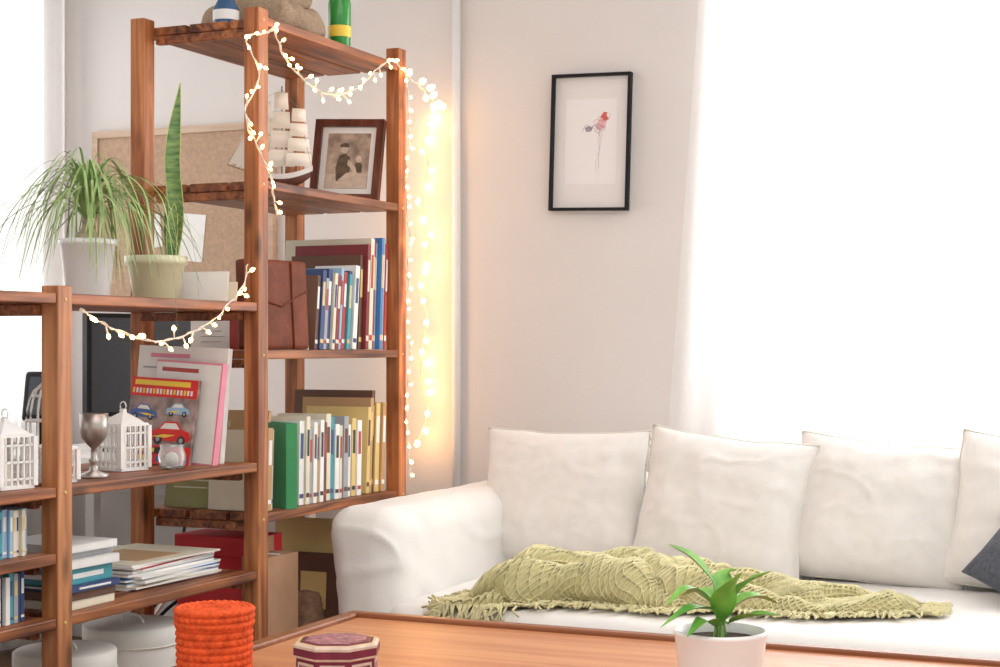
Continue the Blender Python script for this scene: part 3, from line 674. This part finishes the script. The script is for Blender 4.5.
for p,q,t,w in LV:
    p0=pl(*p);p1=pl(*q);p2=pl(*t)
    b.tube(spline([c+Vector((p[0]*0.6,p[1]*0.6,0.112)),c+Vector((p[0]*0.3,p[1]*0.3,0.14)),p0],4),0.0022,'stem',6)
    blade(b,[p0,p1,p2],lw(w),'lf1',0.35,n=5)
b.obj('potted_plant',recalc=False)

# ---------------------------------------------------------------- coffee table
tz=0.52; x0,x1,y0,y1=-1.60,-0.05,1.2,2.92
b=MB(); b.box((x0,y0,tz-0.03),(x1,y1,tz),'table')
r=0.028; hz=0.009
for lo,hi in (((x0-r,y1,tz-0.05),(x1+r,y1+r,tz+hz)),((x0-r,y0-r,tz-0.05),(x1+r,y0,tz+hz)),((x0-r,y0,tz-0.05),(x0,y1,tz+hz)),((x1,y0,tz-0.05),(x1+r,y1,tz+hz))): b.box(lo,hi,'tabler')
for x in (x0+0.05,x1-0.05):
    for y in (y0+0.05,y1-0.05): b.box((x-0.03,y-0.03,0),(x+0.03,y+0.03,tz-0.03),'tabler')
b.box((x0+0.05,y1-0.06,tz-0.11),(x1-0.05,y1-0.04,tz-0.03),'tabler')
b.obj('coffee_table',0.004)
M['tinm']=mat('tin_maroon',(0.17,0.02,0.05),0.35,0.15,50,metal=0.2); M['tinp']=mat('tin_floral_print',(0.34,0.14,0.16),0.4,0.7,110); M['tincr']=mat('tin_cream',(0.60,0.46,0.36),0.4,0.15,60)
b=MB(); c=(-1.285,2.276,0.5205); q=math.pi/8
b.lathe([(0.066,0),(0.068,0.002),(0.068,0.066)],c,'tinm',8,False,rot=q+0.4); 
b.lathe([(0.071,0.060),(0.072,0.062),(0.072,0.080),(0.068,0.084)],c,'tincr',8,False,rot=q+0.4)
b.lathe([(0.0725,0.064),(0.0728,0.076)],c,'tinm',8,False,rot=q+0.4)
b.lathe([(0.067,0.084),(0.064,0.0845),(0.062,0.0838)],c,'gold',8,False,rot=q+0.4)
b.lathe([(0.061,0.0838),(0.059,0.085),(0.002,0.0855)],c,'tinm',8,False,rot=q+0.4); b.lathe([(0.052,0.0855),(0.002,0.0862)],c,'tinp',8,False,rot=q+0.4)
for i in range(8):
    a=q*2*i+0.4+q*2; T=TR(c,0,0,a); ap=0.068*math.cos(q)
    b.box((ap-0.001,-0.020,0.010),(ap+0.0012,0.020,0.054),'tincr',T); b.box((ap,-0.016,0.014),(ap+0.0022,0.016,0.050),'tinp',T)
b.obj('tea_tin')
M['orange']=mat('orange_yarn',(0.70,0.095,0.025),0.9,0.25,60,0.6,spec=0.2)
b=MB(); c=(-1.530,2.290,0.5205)
def knit(R0,z0,z1,rows,cnt,slope=0.0):
    nu=cnt*7; nv=rows*6
    def f(u,v):
        rw=v*rows; th=2*math.pi*u; par=int(math.floor(min(rw,rows-1e-6)))%2
        fr=rw-math.floor(rw)
        sk_=(fr-0.5)*(1 if par else -1)*0.9
        bump=0.0042*abs(math.sin(math.pi*rw))**0.6*(0.45+0.55*abs(math.sin(cnt*th/2+sk_*1.6)))
        r=R0+slope*v+bump
        return (c[0]+r*math.cos(th),c[1]+r*math.sin(th),c[2]+z0+(z1-z0)*v)
    b.grid(f,nu,nv,'orange')
knit(0.060,0,0.095,8,32,0.002); knit(0.064,0.088,0.120,3,34,0.001)
def top(u,v):
    th=2*math.pi*u; r=0.066*(1-v)+0.001; return (c[0]+r*math.cos(th),c[1]+r*math.sin(th),c[2]+0.1195+0.0040*abs(math.sin(v*math.pi*6))*(0.5+0.5*abs(math.sin(16*th)))-0.002)
b.grid(top,200,36,'orange')
b.lathe([(0.06,0.0),(0.002,0.0005)],c,'orange',24)
b.obj('crochet_basket')

# ---------------------------------------------------------------- sofa
sofa=empty('sofa')
SZ=0.44
def wr(w,amp=0.006,s=9):
    w=Vector(w); n=noise.noise(Vector((w.x*s,w.y*s*0.6,w.z*s*0.5))); m=noise.noise(w*s*2.3)
    return w+Vector((n,n*0.6,n*0.4))*amp+Vector((m,m,m))*amp*0.35
def arm(w):
    w=wr(w,0.008,6)
    k=max(0,min(1,(w.z-0.42)/0.2)); 
    if w.x<-1.94: w.x-=0.03*k
    rd=(1-abs(noise.noise(Vector((w.x*3,w.y*5+w.z*3,w.z*7))))*2)
    w.x+=0.009*(rd**3); w.y-=0.006*rd**3
    return w
b=MB(); b.rbox((-2.06,3.60,0.05),(-1.865,4.62,0.668),0.078,'sofa',56,0,1,fn=arm); b.obj('arm_left',parent=sofa)
b=MB(); b.rbox((0.22,3.60,0.05),(0.46,4.62,0.665),0.085,'sofa',24,0,1,fn=lambda w:wr(w,0.012,6)); b.obj('arm_right',parent=sofa)
b=MB(); b.rbox((-1.88,3.62,0.05),(0.28,4.60,0.33),0.04,'sofa',30,fn=lambda w:wr(w,0.006)); b.obj('base',parent=sofa)
b=MB(); b.rbox((-1.875,3.52,0.27),(0.24,4.50,SZ),0.055,'sofa',50,fn=lambda w:wr(w,0.007,5)); b.obj('seat_cushions',parent=sofa)
b=MB(); b.rbox((-2.0,4.48,0.05),(0.42,4.70,0.70),0.08,'sofa',34,fn=lambda w:wr(w,0.008,5)); b.obj('backrest',parent=sofa)

def pillow(name,cx,cy,zb,w,h,t,m,tilt,rz=0,ry=0,pipe=True,seed=0,parent=None):
    b=MB(); T=TR((cx,cy,zb),math.radians(tilt),math.radians(ry),math.radians(rz)); so=Vector((seed*3.1,seed*1.7,seed))
    def e(u,v):
        pu=u*(1-0.05*(1-v*v)*abs(u)); pv=v*(1-0.07*(1-u*u)*abs(v))
        if v<0: pv=v*(1-0.03*(1-u*u)); pu*=(1+0.02*(-v))
        pv+=0.020*noise.noise(Vector((u*2.5,seed*2,v))); pu+=0.020*noise.noise(Vector((u,seed*3,v*2.5)))
        return pu*w/2,pv*h/2
    n=56
    def side(sg):
        def f(a,c_):
            u=2*a-1; v=2*c_-1; x,zz=e(u,v)
            th=t/2*(max(0,(1-abs(u)**3.0))*max(0,(1-abs(v)**3.0)))**0.58
            th*=1+0.22*(-v)
            p=Vector((u*2.2,v*2.2,sg))+so
            q=p+Vector((noise.noise(p*1.3),noise.noise(p*1.3+Vector((9,9,9))),0))*0.5
            rid=1-abs(noise.noise(q*0.8))*2.0
            wrk=0.010*noise.noise(p*1.1)+0.006*max(0,rid)**3+0.002*noise.noise(p*3.2)
            edge=min(1,3.0*(1-max(abs(u),abs(v))))
            pk=0.0030*math.sin(u*22+seed)*abs(v)**2.5+0.0030*math.sin(v*20+seed)*abs(u)**2.5
            return (x,sg*(th+(wrk+pk)*edge),zz+h/2)
        b.grid(f,n,n,m,T=T)
    side(1);side(-1)
    if pipe:
        L=[]
        for k in range(40): L.append((-1+2*k/40,-1))
        for k in range(40): L.append((1,-1+2*k/40))
        for k in range(40): L.append((1-2*k/40,1))
        for k in range(40): L.append((-1,1-2*k/40))
        b.tube([(e(u,v)[0],0,e(u,v)[1]+h/2) for u,v in L],0.0036,'pipe',6,True,T)
    return b.obj(name,parent=parent)
pillow('throw_pillow',-1.715,4.34,SZ-0.002,0.51,0.41,0.20,'pillow',-14,2,0,seed=1)
pillow('throw_pillow',-1.245,4.30,SZ-0.002,0.485,0.41,0.20,'pillow',-15,-2,5.5,seed=2)
pillow('throw_pillow',-0.810,4.36,SZ-0.002,0.48,0.40,0.20,'pillow',-14,2,5,seed=3)
pillow('throw_pillow',-0.385,4.32,SZ-0.002,0.49,0.41,0.20,'pillow',-14,-3,6,seed=4)
pillow('throw_pillow',0.03,4.34,SZ-0.002,0.46,0.42,0.17,'pillow',-16,-8,1,seed=6)
pillow('grey_cushion',-0.385,4.07,SZ+0.002,0.36,0.32,0.13,'greyc',-38,-14,26,False,seed=5)

# ---------------------------------------------------------------- crochet throw
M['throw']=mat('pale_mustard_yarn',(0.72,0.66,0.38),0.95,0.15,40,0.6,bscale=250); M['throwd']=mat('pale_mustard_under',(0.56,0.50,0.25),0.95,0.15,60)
def thr(u,v,lift=0.0):
    s=u; t=2*v-1
    x=-1.63+1.02*s+0.06*t*(1-s)+0.03*noise.noise(Vector((s*9,t*2,7)))
    wd=0.170-0.095*s+0.02*math.sin(s*17)+0.025*noise.noise(Vector((s*11,0,1)))
    y=3.69+0.23*s+0.03*math.sin(s*6)+t*wd+0.02*noise.noise(Vector((s*16,t*2,9)))
    env=0.055*math.exp(-((s-0.10)/0.14)**2)+0.055*math.exp(-((s-0.36)/0.18)**2)+0.02*math.exp(-((s-0.62)/0.12)**2)+0.034
    env*=1+0.35*noise.noise(Vector((s*7,t*1.2,3)))
    ph=2*math.pi*(t*(1.5-0.5*s)+1.1*noise.noise(Vector((s*4.5,t*0.6,0.3)))+0.9*s+0.35*noise.noise(Vector((s*13,t*1.2,5.3))))
    e=max(0,1-abs(t)**6)*min(1,s*10+0.1)*min(1,(1-s)*14+0.1)
    dome=0.45+0.35*(1-t*t)
    f=dome+0.42*math.cos(ph)+0.16*noise.noise(Vector((s*26,t*5,8)))
    y+=0.45*env*math.sin(ph)*e
    x+=0.25*env*math.sin(ph+1.0)*e
    z=SZ+0.012+env*max(0.06,f)*e
    return Vector((x,y,z+lift))
NU,NV=124,44
b=MB(); vid={};vs=[];fs=[]
def vv(i,j):
    if (i,j) not in vid: vid[(i,j)]=len(vs); vs.append(thr(i/NU,j/NV,0.0035))
    return vid[(i,j)]
for i in range(1,NU):
    for j in range(1,NV):
        if (i+j)%2: fs.append((vv(i-1,j),vv(i,j-1),vv(i+1,j),vv(i,j+1)))
b.add(vs,fs,'throw',True)
net=b.obj('crochet_throw',recalc=False)
wm=net.modifiers.new('w','WIREFRAME'); wm.thickness=0.0078; wm.use_replace=True; wm.use_even_offset=False
b=MB(); b.grid(lambda u,v:thr(u,v,0.0),200,70,'throwd')
rr=random.Random(9)
for k in range(560):
    if k<190: u,v=0.0,k/190; d=Vector((-0.5,rr.uniform(-1.0,0.4),0))
    elif k<430: u,v=(k-190)/240,0.0; d=Vector((rr.uniform(-0.8,0.6),-1,0))
    else: u,v=1.0,(k-430)/130; d=Vector((1,rr.uniform(-0.6,0.6),0))
    p=thr(u,v,0.002); d.normalize(); L=rr.uniform(0.035,0.09)*(1 if u<0.5 else 0.8); P=[p]
    for i in range(1,5):
        q=p+d*L*i/4+Vector((rr.uniform(-.007,.007),rr.uniform(-.007,.007),0)); 
        lim=3.54
        q.z=SZ+0.011+rr.uniform(0,0.010)
        if q.y<lim: q.z-= (lim-q.y)*0.9; q.y=lim-0.012-(lim-q.y)*0.25
        if q.x<-1.80: q.x=-1.80
        P.append(q)
    b.tube(P,0.0032,'throw',5)
und=b.obj('knotted_fringe',recalc=False); 
und.location-=net.location; und.parent=net

# ---------------------------------------------------------------- lights
w=bpy.data.worlds.new('sky'); sc.world=w; w.use_nodes=True
bg=w.node_tree.nodes['Background']; bg.inputs[0].default_value=(1,0.985,0.965,1); bg.inputs[1].default_value=1.16
def area(name,loc,rot,sx,sy,p,col=(1,1,1)):
    l=bpy.data.lights.new(name,'AREA'); l.shape='RECTANGLE'; l.size=sx; l.size_y=sy; l.energy=p; l.color=col
    o=bpy.data.objects.new(name,l); sc.collection.objects.link(o); o.location=loc; o.rotation_euler=[math.radians(a) for a in rot]; return o
area('daylight_back',(0.0,5.5,1.7),(-90,0,0),3.0,2.4,170)
area('daylight_left',(-4.6,3.6,1.7),(0,-90,0),2.2,2.6,52)
area('added_room_fill',(-0.6,1.8,2.6),(0,0,0),2.2,2.2,32,(1,0.98,0.95))  # soft overhead fill added to brighten the interior, no actual fixture here
for i in range(8):
    l=bpy.data.lights.new('fairy_glow','POINT'); l.energy=0.32; l.color=(1,0.50,0.18); l.shadow_soft_size=0.03
    o=bpy.data.objects.new('fairy_glow',l); sc.collection.objects.link(o); o.location=(-2.37,4.73,1.80-0.15*i)

cam=bpy.data.cameras.new('cam'); co=bpy.data.objects.new('camera',cam); sc.collection.objects.link(co)
cam.lens=57.6; cam.sensor_width=36; cam.sensor_fit='HORIZONTAL'; cam.shift_y=0.0135
co.location=(0,0,1.08); co.rotation_euler=(math.radians(90),0,math.radians(23.63)); sc.camera=co
cam.clip_start=0.05
